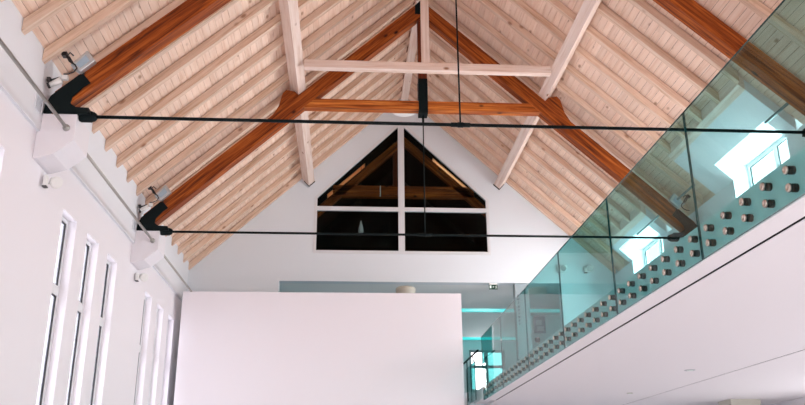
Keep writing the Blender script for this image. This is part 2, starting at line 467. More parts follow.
# ------------------------------------------------------------------ trusses
TW = 0.20
PT, PB = 0.36, 0.70        # vertical offsets of the top and bottom of the principal rafters
def make_truss():
    y0 = Y1
    root = thing('roof_truss', '', 'truss', (XC, y0 + TW / 2, 4.25), 'brown timber roof trusses with steel ties')
    for side in (-1, 1):
        xe = XC + side * (HW - 0.10)
        poly = [(XC, ZR - PT), (xe, zroof(xe) - PT), (xe, zroof(xe) - PB + 0.02), (XC + side * (HW - 0.32), zroof(XC + side * (HW - 0.32)) - PB), (XC, ZR - PB)]
        slope_prism('principal_rafter', M['brown'], side, poly, y0, y0 + TW, parent=root, bevel=0.006)
        # cleat below the purlin
        px = -0.94 if side < 0 else 3.70
        def q(d, w):   # d: distance down slope from purlin corner ; w: height above rafter top
            x = px + side * CA * d; z = zroof(x) - PT
            return (x + side * SA * w, z + CA * w)
        poly = [q(-0.0, 0.005), q(0.0, 0.10), q(0.10, 0.235), q(0.20, 0.22), q(0.42, 0.07), q(0.62, 0.005)]
        slope_prism('cleat', M['brown'], side, poly, y0 + 0.01, y0 + TW - 0.01, parent=root, bevel=0.004)
        # steel shoe with gusset and tie socket
        def k(x, z): return (XC + side * (HW + (-3.63 - x) * 1.0), z) if False else (XC + side * (-(x - XC)) if side > 0 else x, z)
        P_ = [(-3.62, 4.25), (-3.61, 4.36), (-3.56, 4.48), (-3.44, 4.60), (-3.27, 4.765), (-3.215, 4.775), (-3.12, 4.665), (-3.20, 4.60), (-3.31, 4.47),
              (-3.325, 4.38), (-3.25, 4.335), (-3.10, 4.33), (-3.08, 4.255), (-3.22, 4.25)]
        bm = bmesh.new(); bm_plate(bm, [k(*p) for p in P_], [], XZ, y0 - 0.02, y0 + TW + 0.02)
        sh = obj('steel_shoe', bm, M['steel'], parent=root, bevel=0.004)
        bm = bmesh.new()
        xa, xb = (-3.26, -3.03)
        xs = [k(x, 0)[0] for x in (xa, xa + 0.05, xb - 0.03, xb)]
        sg = 1 if side < 0 else -1
        bm_lathe(bm, (xs[0], y0 + TW / 2, 4.265), (sg, 0, 0), [(0, 0.05), (0.05, 0.07), (0.17, 0.07), (0.215, 0.05), (0.23, 0.03)], 12)
        obj('tie_socket', bm, M['steel'], parent=sh)
    bm = bmesh.new()
    xa = 2.262; xb = 2.262
    zt, zb = 6.84, 6.66
    bm_plate(bm, [(-xa, zb - 6.7), (xb, zb - 6.7), (xb - 0.17, zt - 6.7), (-xa + 0.17, zt - 6.7)], [], XZ, -TW / 2 + 0.01, TW / 2 - 0.01)
    obj('collar_beam', bm, M['collar'], parent=root, loc=(XC, y0 + TW / 2, 6.72), bevel=0.006)
    bm = bmesh.new(); bm_box(bm, -0.085, 0.085, -0.06, 0.06, 0, ZR - PB + 0.05 - 6.86)
    obj('king_post', bm, M['brownz'], parent=root, loc=(XC, y0 + TW / 2, 6.862), bevel=0.004)
    bm = bmesh.new(); bm_box(bm, XC - 0.085, XC + 0.085, y0 - 0.015, y0 + TW + 0.015, 6.60, 7.32)
    for z in (6.72, 7.0, 7.2):
        bm_cyl(bm, (XC, y0 - 0.03, z), (XC, y0 - 0.014, z), 0.018, 8)
    kp = obj('steel_strap', bm, M['steel'], parent=root, bevel=0.004)
    bm = bmesh.new(); bm_plate(bm, [(XC - 0.13, ZR - PB + 0.02), (XC + 0.13, ZR - PB + 0.02), (XC + 0.13, ZR - PT - 0.13), (XC, ZR - PT + 0.01), (XC - 0.13, ZR - PT - 0.13)], [], XZ, y0 - 0.015, y0 + TW + 0.015)
    obj('apex_plate', bm, M['steel'], parent=root)
    bm = bmesh.new(); bm_cyl(bm, (XC, y0 + TW / 2, 6.46), (XC, y0 + TW / 2, 6.60), 0.022, 12)
    bm_cyl(bm, (XC, y0 + TW / 2, 4.29), (XC, y0 + TW / 2, 6.46), 0.011, 10)
    obj('hanger_rod', bm, M['steel'], parent=root)
    bm = bmesh.new(); bm_cyl(bm, (XC - HW + 1.98 - 1.38 + 1.38, y0 + TW / 2, 4.265), (XC + HW - 1.98, y0 + TW / 2, 4.265), 0.021, 12) if False else bm_cyl(bm, (-3.04, y0 + TW / 2, 4.265), (2 * XC + 3.04, y0 + TW / 2, 4.265), 0.021, 12)
    tr = obj('tie_rod', bm, M['steel'], parent=root)
    bm = bmesh.new()
    bm_cyl(bm, (XC - 0.12, y0 + TW / 2, 4.265), (XC + 0.12, y0 + TW / 2, 4.265), 0.029, 12)
    bm_cyl(bm, (XC - 0.035, y0 + TW / 2, 4.265), (XC + 0.035, y0 + TW / 2, 4.265), 0.034, 12)
    obj('coupler', bm, M['steel'], parent=tr)
    return root
t1 = make_truss()
t1['label'] = 'nearer brown timber truss, its black steel tie crossing the upper picture'
t2 = dup(t1, (0, Y2 - Y1, 0), 'farther brown truss with black strap, its tie rod crossing the gable window')

# lamp behind the collar beam
lp = thing('uplighter', 'round flat white lamp peeping out below the orange collar beam', 'lamp', (1.06, Y2 + 0.44, 6.87))
bm = bmesh.new(); bm_lathe(bm, (1.06, Y2 + 0.45, 6.83), (0, 0, 1), [(0, 0.02), (0.004, 0.18), (0.02, 0.245), (0.05, 0.25), (0.055, 0.24)], 36)
obj('dish', bm, M['lampw'], parent=lp)
bm = bmesh.new(); bm_cyl(bm, (1.06, Y2 + TW - 0.008, 6.76), (1.06, Y2 + 0.30, 6.84), 0.012, 8); obj('arm', bm, M['lampw'], parent=lp)

# ------------------------------------------------------------------ floodlights clamped beside the truss feet
def flood_box(side, yoff, label):
    k = (lambda x: x) if side < 0 else (lambda x: 2 * XC - x)
    sg = 1 if side < 0 else -1
    y = yoff
    r = thing('floodlight', label, 'lamp', (k(-3.22), y + 0.05, 4.80), 'floodlights at the truss feet')
    bm = bmesh.new()
    pts = [(-3.37, 4.87), (-3.24, 4.78), (-3.08, 4.94), (-3.19, 5.08)]
    bm_plate(bm, [(k(a), b) for a, b in pts], [], XZ, y - 0.01, y + 0.13)
    obj('housing', bm, M['silver'], parent=r, bevel=0.012)
    bm = bmesh.new()
    pts = [(-3.305, 4.875), (-3.245, 4.83), (-3.145, 4.93), (-3.20, 5.01)]
    bm_plate(bm, [(k(a), b) for a, b in pts], [], XZ, y - 0.018, y - 0.011)
    obj('lens', bm, M['lens'], parent=r)
    bm = bmesh.new()
    bm_tube(bm, [(k(-3.35), y + 0.03, 4.90), (k(-3.40), y + 0.02, 4.98), (k(-3.46), y + 0.02, 5.03)], 0.014)
    bm_box(bm, *sorted((k(-3.49), k(-3.43))), y - 0.01, y + 0.07, 5.00, 5.05)
    obj('bracket', bm, M['lampd'], parent=r)
    bm = bmesh.new(); bm_tube(bm, [(k(-3.21), y + 0.06, 4.80), (k(-3.235), y + 0.06, 4.775)], 0.012)
    obj('foot', bm, M['lampd'], parent=r)
    bm = bmesh.new()
    pts = [(-3.34, 4.99), (-3.385, 5.03), (-3.42, 4.98), (-3.38, 4.91), (-3.31, 4.87), (-3.28, 4.82), (-3.31, 4.77), (-3.37, 4.74), (-3.425, 4.735)]
    bm_tube(bm, [(k(a), y - 0.02, b) for a, b in pts], 0.009)
    obj('cable', bm, M['lampd'], parent=r)
    return r
def flood_small(side, yoff, label):
    k = (lambda x: x) if side < 0 else (lambda x: 2 * XC - x)
    y = yoff
    r = thing('small_spotlight', label, 'lamp', (k(-3.52), y, 4.60), 'small spotlights at the truss feet')
    bm = bmesh.new()
    bm_cyl(bm, (k(-3.565), y - 0.02, 4.585), (k(-3.44), y - 0.02, 4.655), 0.032, 14, 0.042)
    obj('head', bm, M['lampw'], parent=r)
    bm = bmesh.new()
    bm_cyl(bm, (k(-3.59), y - 0.02, 4.575), (k(-3.566), y - 0.02, 4.585), 0.036, 14)
    bm_tube(bm, [(k(-3.58), y, 4.66), (k(-3.52), y, 4.68), (k(-3.47), y, 4.70)], 0.012)
    bm_box(bm, *sorted((k(-3.61), k(-3.57))), y - 0.03, y + 0.03, 4.64, 4.69)
    obj('bracket', bm, M['lampd'], parent=r)
    bm = bmesh.new(); bm_box(bm, *sorted((k(-3.44), k(-3.37))), y - 0.035, y + 0.02, 4.665, 4.72)
    obj('junction_box', bm, M['lampw'], parent=r, bevel=0.004)
    return r
flood_box(-1, Y1 - 0.06, 'pale grey floodlight with a looped black cable above the nearer left truss foot')
flood_box(-1, Y2 - 0.06, 'pale grey floodlight with a looped black cable above the farther left truss foot')
flood_box(1, Y2 - 0.06, 'pale grey floodlight with cable at the right truss foot, seen through the glass')
flood_small(-1, Y1 - 0.06, 'small pale spotlight tucked between wall and steel shoe of the nearer truss')
flood_small(-1, Y2 - 0.06, 'small pale spotlight tucked between wall and steel shoe of the farther truss')

# ------------------------------------------------------------------ left wall
wy = []                                        # windows (y0, y1) in the left wall
for base in (10.18 - 4.6, 10.18, 10.18 + 4.6):
    for k in range(3):
        wy.append((base + 1.05 * k, base + 1.05 * k + 0.57))
WB, WT = -0.6, 3.47
outer = [(YN, FL), (YG + 0.3, FL), (YG + 0.3, 4.02), (YN, 4.02)]
holes = [[(a, WB), (b, WB), (b, WT), (a, WT)] for a, b in wy]
bm = bmesh.new(); bm_plate(bm, outer, holes, YZ, WL, WL - 0.32)
struct('wall_left', bm, M['wall'])
# wall head, standing a little proud
bm = bmesh.new(); bm_plate(bm, [(XL, 4.02), (XL, zroof(XL) + RD - 0.003), (WL - 0.3, zroof(XL) + RD - 0.003), (WL - 0.3, 4.021), (WL, 4.021)], [], XZ, YN, YG - 0.001)
struct('trim_2', bm, M['upper'])

def casement(idx, axis, a0, a1, z0, z1, t, sgn, transom=None, mull=None, fw=0.055, depth=0.06, glass='pane', gz=0.012, fm='frame'):
    """window in plane `axis`=t ; sgn = direction of the room"""
    r = thing('window_%d' % idx, None, None, (t, (a0 + a1) / 2, z0) if axis == 'x' else ((a0 + a1) / 2, t, z0), kind='structure')
    mp = YZ if axis == 'x' else XZ
    cells = []
    zs = [z0, z1] if transom is None else [z0, transom[0], transom[1], z1]
    as_ = [a0, a1] if mull is None else [a0, mull[0], mull[1], a1]
    for i in range(0, len(zs), 2):
        for j in range(0, len(as_), 2):
            ca0 = as_[j] + (fw if j == 0 else 0); ca1 = as_[j + 1] - (fw if j + 2 >= len(as_) else 0)
            cz0 = zs[i] + (fw if i == 0 else 0); cz1 = zs[i + 1] - (fw if i + 2 >= len(zs) else 0)
            cells.append((ca0, ca1, cz0, cz1))
    bm = bmesh.new()
    bm_plate(bm, [(a0, z0), (a1, z0), (a1, z1), (a0, z1)], [[(c[0], c[2]), (c[1], c[2]), (c[1], c[3]), (c[0], c[3])] for c in cells], mp, t, t - sgn * depth)
    obj('frame', bm, M[fm], parent=r)
    bm = bmesh.new(); bm2 = bmesh.new()
    for c in cells:
        bm_plate(bm, [(c[0], c[2]), (c[1], c[2]), (c[1], c[3]), (c[0], c[3])],
                 [[(c[0] + gz, c[2] + gz), (c[1] - gz, c[2] + gz), (c[1] - gz, c[3] - gz), (c[0] + gz, c[3] - gz)]], mp, t - sgn * 0.012, t - sgn * 0.032)
        bm_plate(bm2, [(c[0] + 0.002, c[2] + 0.002), (c[1] - 0.002, c[2] + 0.002), (c[1] - 0.002, c[3] - 0.002), (c[0] + 0.002, c[3] - 0.002)], [], mp, t - sgn * 0.033, t - sgn * 0.045)
    obj('gasket', bm, M['gasket'], parent=r)
    obj('pane', bm2, M[glass], parent=r)
    return r
n_w = 0
for i, (a, b) in enumerate(wy):
    n_w += 1
    casement(n_w, 'x', a + 0.001, b - 0.001, WB + 0.001, WT - 0.001, WL - 0.11, 1, transom=(2.43, 2.56), fw=0.05, glass='tintpane')

# corbels carrying the trusses
prof = [(-3.23, 4.248), (-3.23, 3.915), (-3.44, 3.735), (-3.62, 3.68), (-3.669, 3.68), (-3.669, 4.018), (-3.629, 4.018), (-3.629, 4.248)]
n_c = 0
for y in (Y1, Y2):
    for side in (-1, 1):
        bm = bmesh.new()
        p = prof if side < 0 else [(2 * XC - a, b) for a, b in [(-3.23, 4.248), (-3.23, 3.915), (-3.44, 3.735), (-3.629, 3.68), (-3.629, 4.248)]]
        bm_plate(bm, p, [], XZ, y, y + 0.52)
        n_c += 1
        o = struct('trim_%d' % (2 + n_c), bm, M['wall'], bevel=0.004)

# rods between the corbels with end flanges
def rail_rod(x, z, y0, y1, label, mat='rail', r=0.021, ends=(False, True)):
    bm = bmesh.new(); bm_cyl(bm, (x, y0, z), (x, y1, z), r, 14)
    o = obj('rail_rod', bm, M[mat]); tag(o, label, 'rail', 'metal rods below the roof edge')
    for e, yy, d in ((ends[0], y0, 1), (ends[1], y1, -1)):
        if e:
            bm = bmesh.new(); bm_lathe(bm, (x, yy, z), (0, d, 0), [(0, 0.042), (0.02, 0.042), (0.03, 0.034), (0.045, 0.03), (0.05, 0.022)], 18)
            obj('flange', bm, M['rail'], parent=o)
    return o
rail_rod(-3.33, 4.066, YN, Y1 - 0.001, 'grey metal rod at far left ending in a round flange on the nearer white corbel')
rail_rod(-3.33, 4.066, Y1 + 0.521, Y2 - 0.001, 'grey metal rod along the left wall between the two white corbels')
rail_rod(-3.33, 4.066, Y2 + 0.521, YG - 0.001, 'grey metal rod along the left wall running from farther corbel to gable', ends=(True, True))
rail_rod(5.97, 4.93, 9.55, 10.2, 'short dark rod by the nearer dormer, seen through the glass', 'railr', 0.02, (False, False))
rail_rod(5.99, 4.95, 12.75, 15.65, 'long dark rod crossing behind the right truss foot, seen through the glass', 'railr', 0.02, (False, False))

# louvred vents beside the corbels
for yv, lab in ((Y1 - 0.27, 'small white louvred vent in the left wall head beside the nearer truss foot'),
                (Y2 - 0.27, 'small white louvred vent in the left wall head beside the farther truss foot')):
    r = thing('louvre_vent', lab, 'vent', (XL, yv + 0.1, 4.24), 'louvred vents')
    bm = bmesh.new(); bm_plate(bm, [(yv, 4.2), (yv + 0.21, 4.2), (yv + 0.21, 4.44), (yv, 4.44)], [[(yv + .012, 4.212), (yv + 0.198, 4.212), (yv + 0.198, 4.428), (yv + .012, 4.428)]], YZ, XL + 0.001, XL + 0.014)
    obj('frame', bm, M['upper'], parent=r)
    bm = bmesh.new()
    for q in range(7):
        z = 4.222 + q * 0.029
        bm_plate(bm, [(XL + 0.001, z + 0.016), (XL + 0.003, z + 0.019), (XL + 0.013, z + 0.003), (XL + 0.011, z)], [], XZ, yv + 0.012, yv + 0.198)
    obj('slats', bm, M['upper'], parent=r)

# twin wall lamps below the corbels
def twin_lamp(loc, label, ax='x'):
    """spot heads on a small wall plate; wall normal +x or -y"""
    x, y, z = loc
    r = thing('wall_spotlight', label, 'lamp', loc, 'white spotlights on the walls')
    f = (lambda n, s, h: (x + n, y + s, z + h)) if ax == 'x' else (lambda n, s, h: (x + s, y - n, z + h))
    def bx(n0, n1, s0, s1, h0, h1, name, mat, bev=0.004):
        a = f(n0, s0, h0); b = f(n1, s1, h1)
        bm = bmesh.new(); bm_box(bm, *[v for p in zip(map(min, a, b), map(max, a, b)) for v in p]) if False else bm_box(bm, min(a[0], b[0]), max(a[0], b[0]), min(a[1], b[1]), max(a[1], b[1]), min(a[2], b[2]), max(a[2], b[2]))
        return obj(name, bm, M[mat], parent=r, bevel=bev)
    bx(0.001, 0.035, -0.05, 0.05, -0.06, 0.06, 'wall_plate', 'lampw')
    bm = bmesh.new(); bm_tube(bm, [f(0.03, 0, 0.0), f(0.08, 0.03, 0.01), f(0.12, 0.06, 0.0)], 0.014); obj('arm', bm, M['lampw'], parent=r)
    bm = bmesh.new(); 
    p0 = f(0.12, 0.03, 0.03); d = Vector(f(0.5, -0.55, -0.35)) - Vector(f(0, 0, 0))
    bm_lathe(bm, p0, d, [(-0.06, 0.03), (-0.05, 0.05), (0.02, 0.07), (0.05, 0.076), (0.055, 0.068)], 24); h = obj('lamp_head', bm, M['lampw'], parent=r)
    bm = bmesh.new(); bm_lathe(bm, Vector(p0) + d.normalized() * 0.056, d, [(0, 0.062), (0.004, 0.058)], 24); obj('lens', bm, M['lampw'], parent=h)
    bx(0.035, 0.075, -0.12, -0.06, -0.07, 0.06, 'driver_box', 'lampw')
    bx(0.03, 0.08, -0.125, -0.055, -0.085, -0.071, 'clip', 'lampd', 0)
    return r
twin_lamp((WL, 9.42, 3.53), 'white spotlight on the left wall below the nearer corbel')
twin_lamp((WL, 14.02, 3.52), 'white spotlight on the left wall below the farther corbel')
twin_lamp((5.12, YG, 4.91), 'left of two small spotlights on the gable wall, seen through the glass', 'y')
twin_lamp((5.76, YG, 4.91), 'right of two small spotlights on the gable wall, seen through the glass', 'y')

# ------------------------------------------------------------------ gable wall
g0, g1 = 5.25, 8.78
def zg(x): return 8.72 - 0.977 * abs(x - 1.30)
GWi = dict(l=-0.73, r=3.355, b=5.335, mid0=1.22, mid1=1.37, t0=6.33, t1=6.43)
wo = [(-0.80, 5.26), (3.425, 5.26), (3.425, 6.66), (1.30, 8.74), (-0.80, 6.66)]
outer = [(WL - 0.3, FL), (9.5, FL), (9.5, ZSB - 0.001), (9.5, ZS), (XR + 0.3, ZS), (XR + 0.3, zroof(XR) + 0.1), (XR, zroof(XR) + RD), (XC, ZR + RD), (XL, zroof(XL) + RD), (WL - 0.3, zroof(XL) + RD - 0.1)]
hole2 = [(-1.56, ZS), (5.06, ZS), (5.06, 4.585), (-1.56, 4.585)]
bm = bmesh.new(); bm_plate(bm, outer, [wo, hole2], XZ, YG, YG + 0.25)
struct('wall_gable', bm, M['gable'])

# pentagon window
n_w += 1
r = thing('window_%d' % n_w, None, None, (1.30, YG, 5.26), kind='structure')
s = 0.977
def inner(x, k): return zg(x) - k
cells = []
cells.append([(GWi['l'], GWi['b']), (GWi['mid0'], GWi['b']), (GWi['mid0'], GWi['t0']), (GWi['l'], GWi['t0'])])
cells.append([(GWi['mid1'], GWi['b']), (GWi['r'], GWi['b']), (GWi['r'], GWi['t0']), (GWi['mid1'], GWi['t0'])])
cells.append([(GWi['l'], GWi['t1']), (GWi['mid0'], GWi['t1']), (GWi['mid0'], 8.555), (GWi['l'], 6.65)])
cells.append([(GWi['mid1'], GWi['t1']), (GWi['r'], GWi['t1']), (GWi['r'], 6.64), (GWi['mid1'], 8.555)])
bm = bmesh.new(); wo2 = [(-0.799, 5.261), (3.424, 5.261), (3.424, 6.659), (1.30, 8.739), (-0.799, 6.659)]
bm_plate(bm, wo2, cells, XZ, YG - 0.012, YG + 0.08)
obj('frame', bm, M['frame'], parent=r, bevel=0.004)
bm = bmesh.new()
for c in cells:
    cx = sum(p[0] for p in c) / 4; cz = sum(p[1] for p in c) / 4
    bm_plate(bm, [(cx + (a - cx) * 0.998, cz + (b - cz) * 0.998) for a, b in c], [], XZ, YG + 0.03, YG + 0.042)
obj('pane', bm, M['darkpane'], parent=r)

# attic beyond the pentagon window
SKR = [(2.26, 3.18, 20.36, 21.15)]
for side, nm in ((-1, 'left'), (1, 'right')):
    ya, yb = YG + 0.31, 23.5
    Lr = 5.2 / CA
    hx0, hx1 = (0.92 / CA, 1.95 / CA)
    bm = bmesh.new()
    sg = 1 if side > 0 else -1
    k0, k1 = (20.36, 21.15) if side > 0 else (20.85, 21.15)
    bm_plate(bm, [(0, ya), (Lr, ya), (Lr, yb), (0, yb)], [[(hx0, k0), (hx1, k0), (hx1, k1), (hx0, k1)]], XY, 0, sg * 0.14)
    loc, rot = slope_frame(side)
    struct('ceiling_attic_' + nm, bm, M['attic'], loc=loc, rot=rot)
    bm = bmesh.new()
    bm_plate(bm, [(hx0 + .002, k0 + 0.002), (hx1 - .002, k0 + 0.002), (hx1 - .002, k1 - 0.002), (hx0 + .002, k1 - 0.002)], [[(hx0 + 0.02, k0 + 0.02), (hx1 - 0.02, k0 + 0.02), (hx1 - 0.02, k1 - 0.02), (hx0 + 0.02, k1 - 0.02)]], XY, -sg * 0.01, sg * 0.42)
    struct('trim_%d' % (8 if side < 0 else 9), bm, M['pine'], loc=loc, rot=rot)
# attic floor doubles as ceiling of the room below ; attic end wall
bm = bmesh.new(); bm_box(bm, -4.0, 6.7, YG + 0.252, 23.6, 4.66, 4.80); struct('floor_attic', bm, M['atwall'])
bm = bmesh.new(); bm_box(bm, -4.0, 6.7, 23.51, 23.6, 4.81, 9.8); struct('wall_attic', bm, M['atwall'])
at = thing('attic_truss', 'dark brown timber truss behind the panes of the gable window', 'truss', (XC, 18.85, 4.81))
for side in (-1, 1):
    xe = XC + side * 3.55
    poly = [(XC, ZR - 0.93), (xe, zroof(xe) - 0.93), (xe, zroof(xe) - 1.18), (XC, ZR - 1.18)]
    slope_prism('principal_rafter', M['brown'], side, poly, 18.78, 18.92, parent=at)
bm = bmesh.new(); bm_box(bm, -1.75, 1.75, -0.07, 0.07, -0.145, 0.145); obj('collar_beam', bm, M['brown'], parent=at, loc=(XC, 18.85, 6.97))
bm = bmesh.new(); bm_box(bm, 1.12, 1.40, 18.80, 18.90, 7.12, 8.3); obj('king_post', bm, M['brownz'], parent=at)
bm = bmesh.new(); bm_cyl(bm, (0.80, 18.77, 6.83), (0.80, 18.77, 7.11), 0.012, 8); obj('white_conduit', bm, M['lampw'], parent=at, label='thin white vertical conduit')
hl = thing('pale_cone', 'small pale cone shape behind the lower left dark pane', 'lamp', (0.34, 19.5, 6.5))  # pale cone on a thin line, set behind the pane
bm = bmesh.new(); bm_lathe(bm, (0.34, 19.5, 6.13), (0, 0, 1), [(0, 0.065), (0.12, 0.055), (0.25, 0.02), (0.30, 0.012)], 18); obj('cone_body', bm, M['lampw'], parent=hl)
bm = bmesh.new(); bm_cyl(bm, (0.34, 19.5, 6.43), (0.34, 19.5, 8.35), 0.005, 6); obj('cord', bm, M['lampd'], parent=hl)

# ------------------------------------------------------------------ room behind the gable
bm = bmesh.new(); bm_box(bm, -4.0, 6.7, YG + 0.252, 21.3, 4.585, 4.655); bm_box(bm, -4.0, 6.7, 21.85, 25.6, 4.585, 4.655); bm_box(bm, -4.0, 6.7, 26.25, 26.5, 4.585, 4.655)
bm_box(bm, -4.0, 6.7, 21.3, 21.85, 4.64, 4.655); bm_box(bm, -4.0, 6.7, 25.6, 26.25, 4.64, 4.655)
struct('ceiling_back', bm, M['backc'])
for y0, y1, lab in ((21.33, 21.82, 'cyan glowing light strip in the back ceiling, nearer and brighter of two'), (25.63, 26.22, 'cyan glowing light strip in the back ceiling above the small window')):
    r = thing('light_strip', lab, 'light', (1.0, (y0 + y1) / 2, 4.62), 'cyan light strips')
    bm = bmesh.new(); bm_box(bm, -3.6, 6.35, y0, y1, 4.600, 4.612); obj('diffuser', bm, M['cyan'], parent=r)
    bm = bmesh.new(); bm_box(bm, -3.62, 6.37, y0 - 0.01, y1 + 0.01, 4.6125, 4.636); obj('housing', bm, M['frame'], parent=r)
bm = bmesh.new(); bm_plate(bm, [(-4, ZS - 0.3), (6.7, ZS - 0.3), (6.7, 4.655), (-4, 4.655)], [[(4.02, 2.96), (5.20, 2.96), (5.20, 4.29), (4.02, 4.29)]], XZ, 26.3, 26.55); struct('wall_back', bm, M['backc'])
n_w += 1
casement(n_w, 'y', 4.021, 5.199, 2.961, 4.289, 26.36, -1, transom=(3.72, 3.79), mull=(4.53, 4.63), fw=0.06, fm='pillar')
bm = bmesh.new(); bm_box(bm, -4.0, 6.7, YG + 0.001, 26.3, ZS - 0.3, ZS - 0.001); struct('floor_back', bm, M['slabw'])
bm = bmesh.new(); bm_box(bm, 6.4, 6.7, YG + 0.252, 26.3, ZS, 4.58); struct('wall_back_right', bm, M['backc'])
bm = bmesh.new(); bm_box(bm, -4.0, -3.7, YG + 0.252, 26.3, ZS, 4.58); struct('wall_back_left', bm, M['backc'])
bm = bmesh.new(); bm_box(bm, 5.10, 6.39, 22.0, 22.12, ZS, 4.58); struct('wall_partition', bm, M['backc'])
# square pillar in the opening with a vertical dark sign
o = box('pillar', M['pillar'], 3.96, 4.29, YG + 0.02, YG + 0.24, ZS, 4.58, bevel=0.004)
tag(o, 'grey square pillar standing in the opening under the gable, behind the glass', 'pillar')
sg = thing('pillar_sign', 'narrow vertical column of dark marks on the grey pillar', 'sign', (4.02, YG + 0.018, 3.9))
z = 4.30
for w_, h_ in ((.05, .05), (.07, .04), (.05, .06), (.07, .05), (.06, .05), (.05, .04), (.07, .05), (.06, .05), (.05, .04)):
    bm = bmesh.new()
    bm_plate(bm, [(4.03 - w_ / 2, z), (4.03 + w_ / 2, z), (4.03 + w_ / 2, z - 0.014), (4.03 + w_ / 2 - 0.02, z - 0.014), (4.03 + w_ / 2 - 0.02, z - h_), (4.03 - w_ / 2, z - h_), (4.03 - w_ / 2, z - h_ + 0.016), (4.03 - w_ / 2 + 0.02, z - h_ + 0.016)], [], XZ, YG + 0.012, YG + 0.019)
    z -= h_ + 0.035
    obj('mark', bm, M['gasket'], parent=sg)
# notice board and round device beyond
nb = thing('notice_board', 'blue framed notice on the wall behind the glass, right of the grey pillar', 'notice board', (5.36, 21.98, 4.05))
bm = bmesh.new(); bm_plate(bm, [(5.20, 4.06), (5.52, 4.06), (5.52, 4.52), (5.20, 4.52)], [[(5.225, 4.09), (5.495, 4.09), (5.495, 4.46), (5.225, 4.46)]], XZ, 21.965, 21.998); obj('frame', bm, M['pict'], parent=nb)
bm = bmesh.new(); bm_box(bm, 5.226, 5.494, 21.98, 21.997, 4.091, 4.459); obj('backing', bm, M['pict'], parent=nb)
bm = bmesh.new(); bm_box(bm, 5.25, 5.42, 21.972, 21.979, 4.28, 4.42); bm_box(bm, 5.28, 5.47, 21.972, 21.979, 4.12, 4.24); obj('paper', bm, M['pictl'], parent=nb)
bm = bmesh.new(); bm_lathe(bm, (5.27, 22.0, 3.87), (0, -1, 0), [(0, 0.075), (0.03, 0.075), (0.045, 0.06), (0.05, 0.02)], 20)
o = obj('alarm_sounder', bm, M['lampd']); tag(o, 'small round dark device on the wall below the blue notice', 'alarm')
# exit sign
ex = thing('exit_sign', 'small green exit sign with white symbols hanging below the gable wall', 'sign', (3.45, YG + 0.05, 4.42))
bm = bmesh.new(); bm_box(bm, 3.352, 3.552, YG + 0.03, YG + 0.07, 4.435, 4.545); obj('sign_box', bm, M['sign'], parent=ex)
bm = bmesh.new()
bm_box(bm, 3.365, 3.405, YG + 0.024, YG + 0.029, 4.46, 4.525)                 # door
bm_plate(bm, [(3.43, 4.492), (3.45, 4.512), (3.45, 4.497), (3.475, 4.497), (3.475, 4.485), (3.45, 4.485), (3.45, 4.47)], [], XZ, YG + 0.024, YG + 0.029)   # arrow
bm_plate(bm, [(3.495, 4.455), (3.51, 4.48), (3.50, 4.50), (3.515, 4.512), (3.53, 4.495), (3.523, 4.478), (3.54, 4.455), (3.53, 4.452), (3.515, 4.472), (3.505, 4.452)], [], XZ, YG + 0.024, YG + 0.029)  # figure
bm_cyl(bm, (3.522, YG + 0.029, 4.522), (3.522, YG + 0.024, 4.522), 0.008, 10)
obj('symbols', bm, M['signw'], parent=ex, label='white door, arrow and running figure')
bm = bmesh.new(); bm_box(bm, 3.36, 3.545, YG + 0.03, YG + 0.07, 4.5455, 4.584); obj('bracket', bm, M['lampw'], parent=ex)

# ------------------------------------------------------------------ free-standing white screen wall
o = box('screen_wall', M['panel'], -3.497, 2.512, 17.3, 17.48, FL, 4.056, bevel=0.004)
tag(o, 'large plain pinkish white screen wall standing below the gable window', 'screen wall')
bm = bmesh.new()
bm_lathe(bm, (1.34, 17.95, FL), (0, 0, 1), [(0, 0.23), (0.2, 0.22), (5.74, 0.205), (5.84, 0.225), (5.91, 0.225), (5.93, 0.20)], 32)
o = obj('round_column', bm, M['beige']); tag(o, 'beige round column top showing just above the white screen wall', 'column')

# ------------------------------------------------------------------ gallery on the right
XE = 2.900
bm = bmesh.new(); bm_box(bm, XE, 9.5, 0.5, YG - 0.001, 1.80, ZS); struct('floor_gallery', bm, M['slabw'])
bm = bmesh.new()
bm_box(bm, XE, 3.115, 0.5, 17.05, ZSB, 1.80)
bm_box(bm, 3.15, 6.165, 0.5, YG - 0.001, ZSB, 1.80)
bm_box(bm, 6.19, 9.5, 0.5, YG - 0.001, ZSB, 1.80)
struct('ceiling_gallery', bm, M['slabw'])
bm = bmesh.new(); bm_box(bm, 3.1155, 3.1495, 0.5, 17.05, 1.744, 1.799); bm_box(bm, 6.1655, 6.1895, 0.5, YG - 0.001, 1.744, 1.799); struct('trim_10', bm, M['gapd'])
# right wall of the gallery with dormer windows
outer = [(0.5, ZS), (YG - 0.001, ZS), (YG - 0.001, zroof(XR) - 0.001), (0.5, zroof(XR) - 0.001)]
hs = []
pts = [(0.5, ZS), (YG - 0.001, ZS), (YG - 0.001, zroof(XR) - 0.002)]
for (o0, o1) in reversed(OPN):
    pts += [(o1, zroof(XR) - 0.002), (o1, SILL), (o0, SILL), (o0, zroof(XR) - 0.002)]
pts += [(0.5, zroof(XR) - 0.002)]
bm = bmesh.new(); bm_plate(bm, pts, [], YZ, XR, XR + 0.26); struct('wall_right', bm, M['wall'])
for (o0, o1) in OPN:
    n_w += 1
    m = (o0 + o1) / 2 - 0.05
    casement(n_w, 'x', o0 + 0.002, o1 - 0.002, SILL + 0.002, ZO - 0.002, XW, -1, mull=(m - 0.045, m + 0.045), fw=0.06)
bm = bmesh.new(); bm_box(bm, 9.5, 9.7, 0.5, YG, FL, ZSB); struct('wall_right_lower', bm, M['wall'])
o = box('square_column', M['beige'], 8.05, 8.71, 16.85, 17.45, FL, ZSB - 0.001, bevel=0.01)
tag(o, 'beige square column meeting the gallery soffit at the bottom right', 'column')
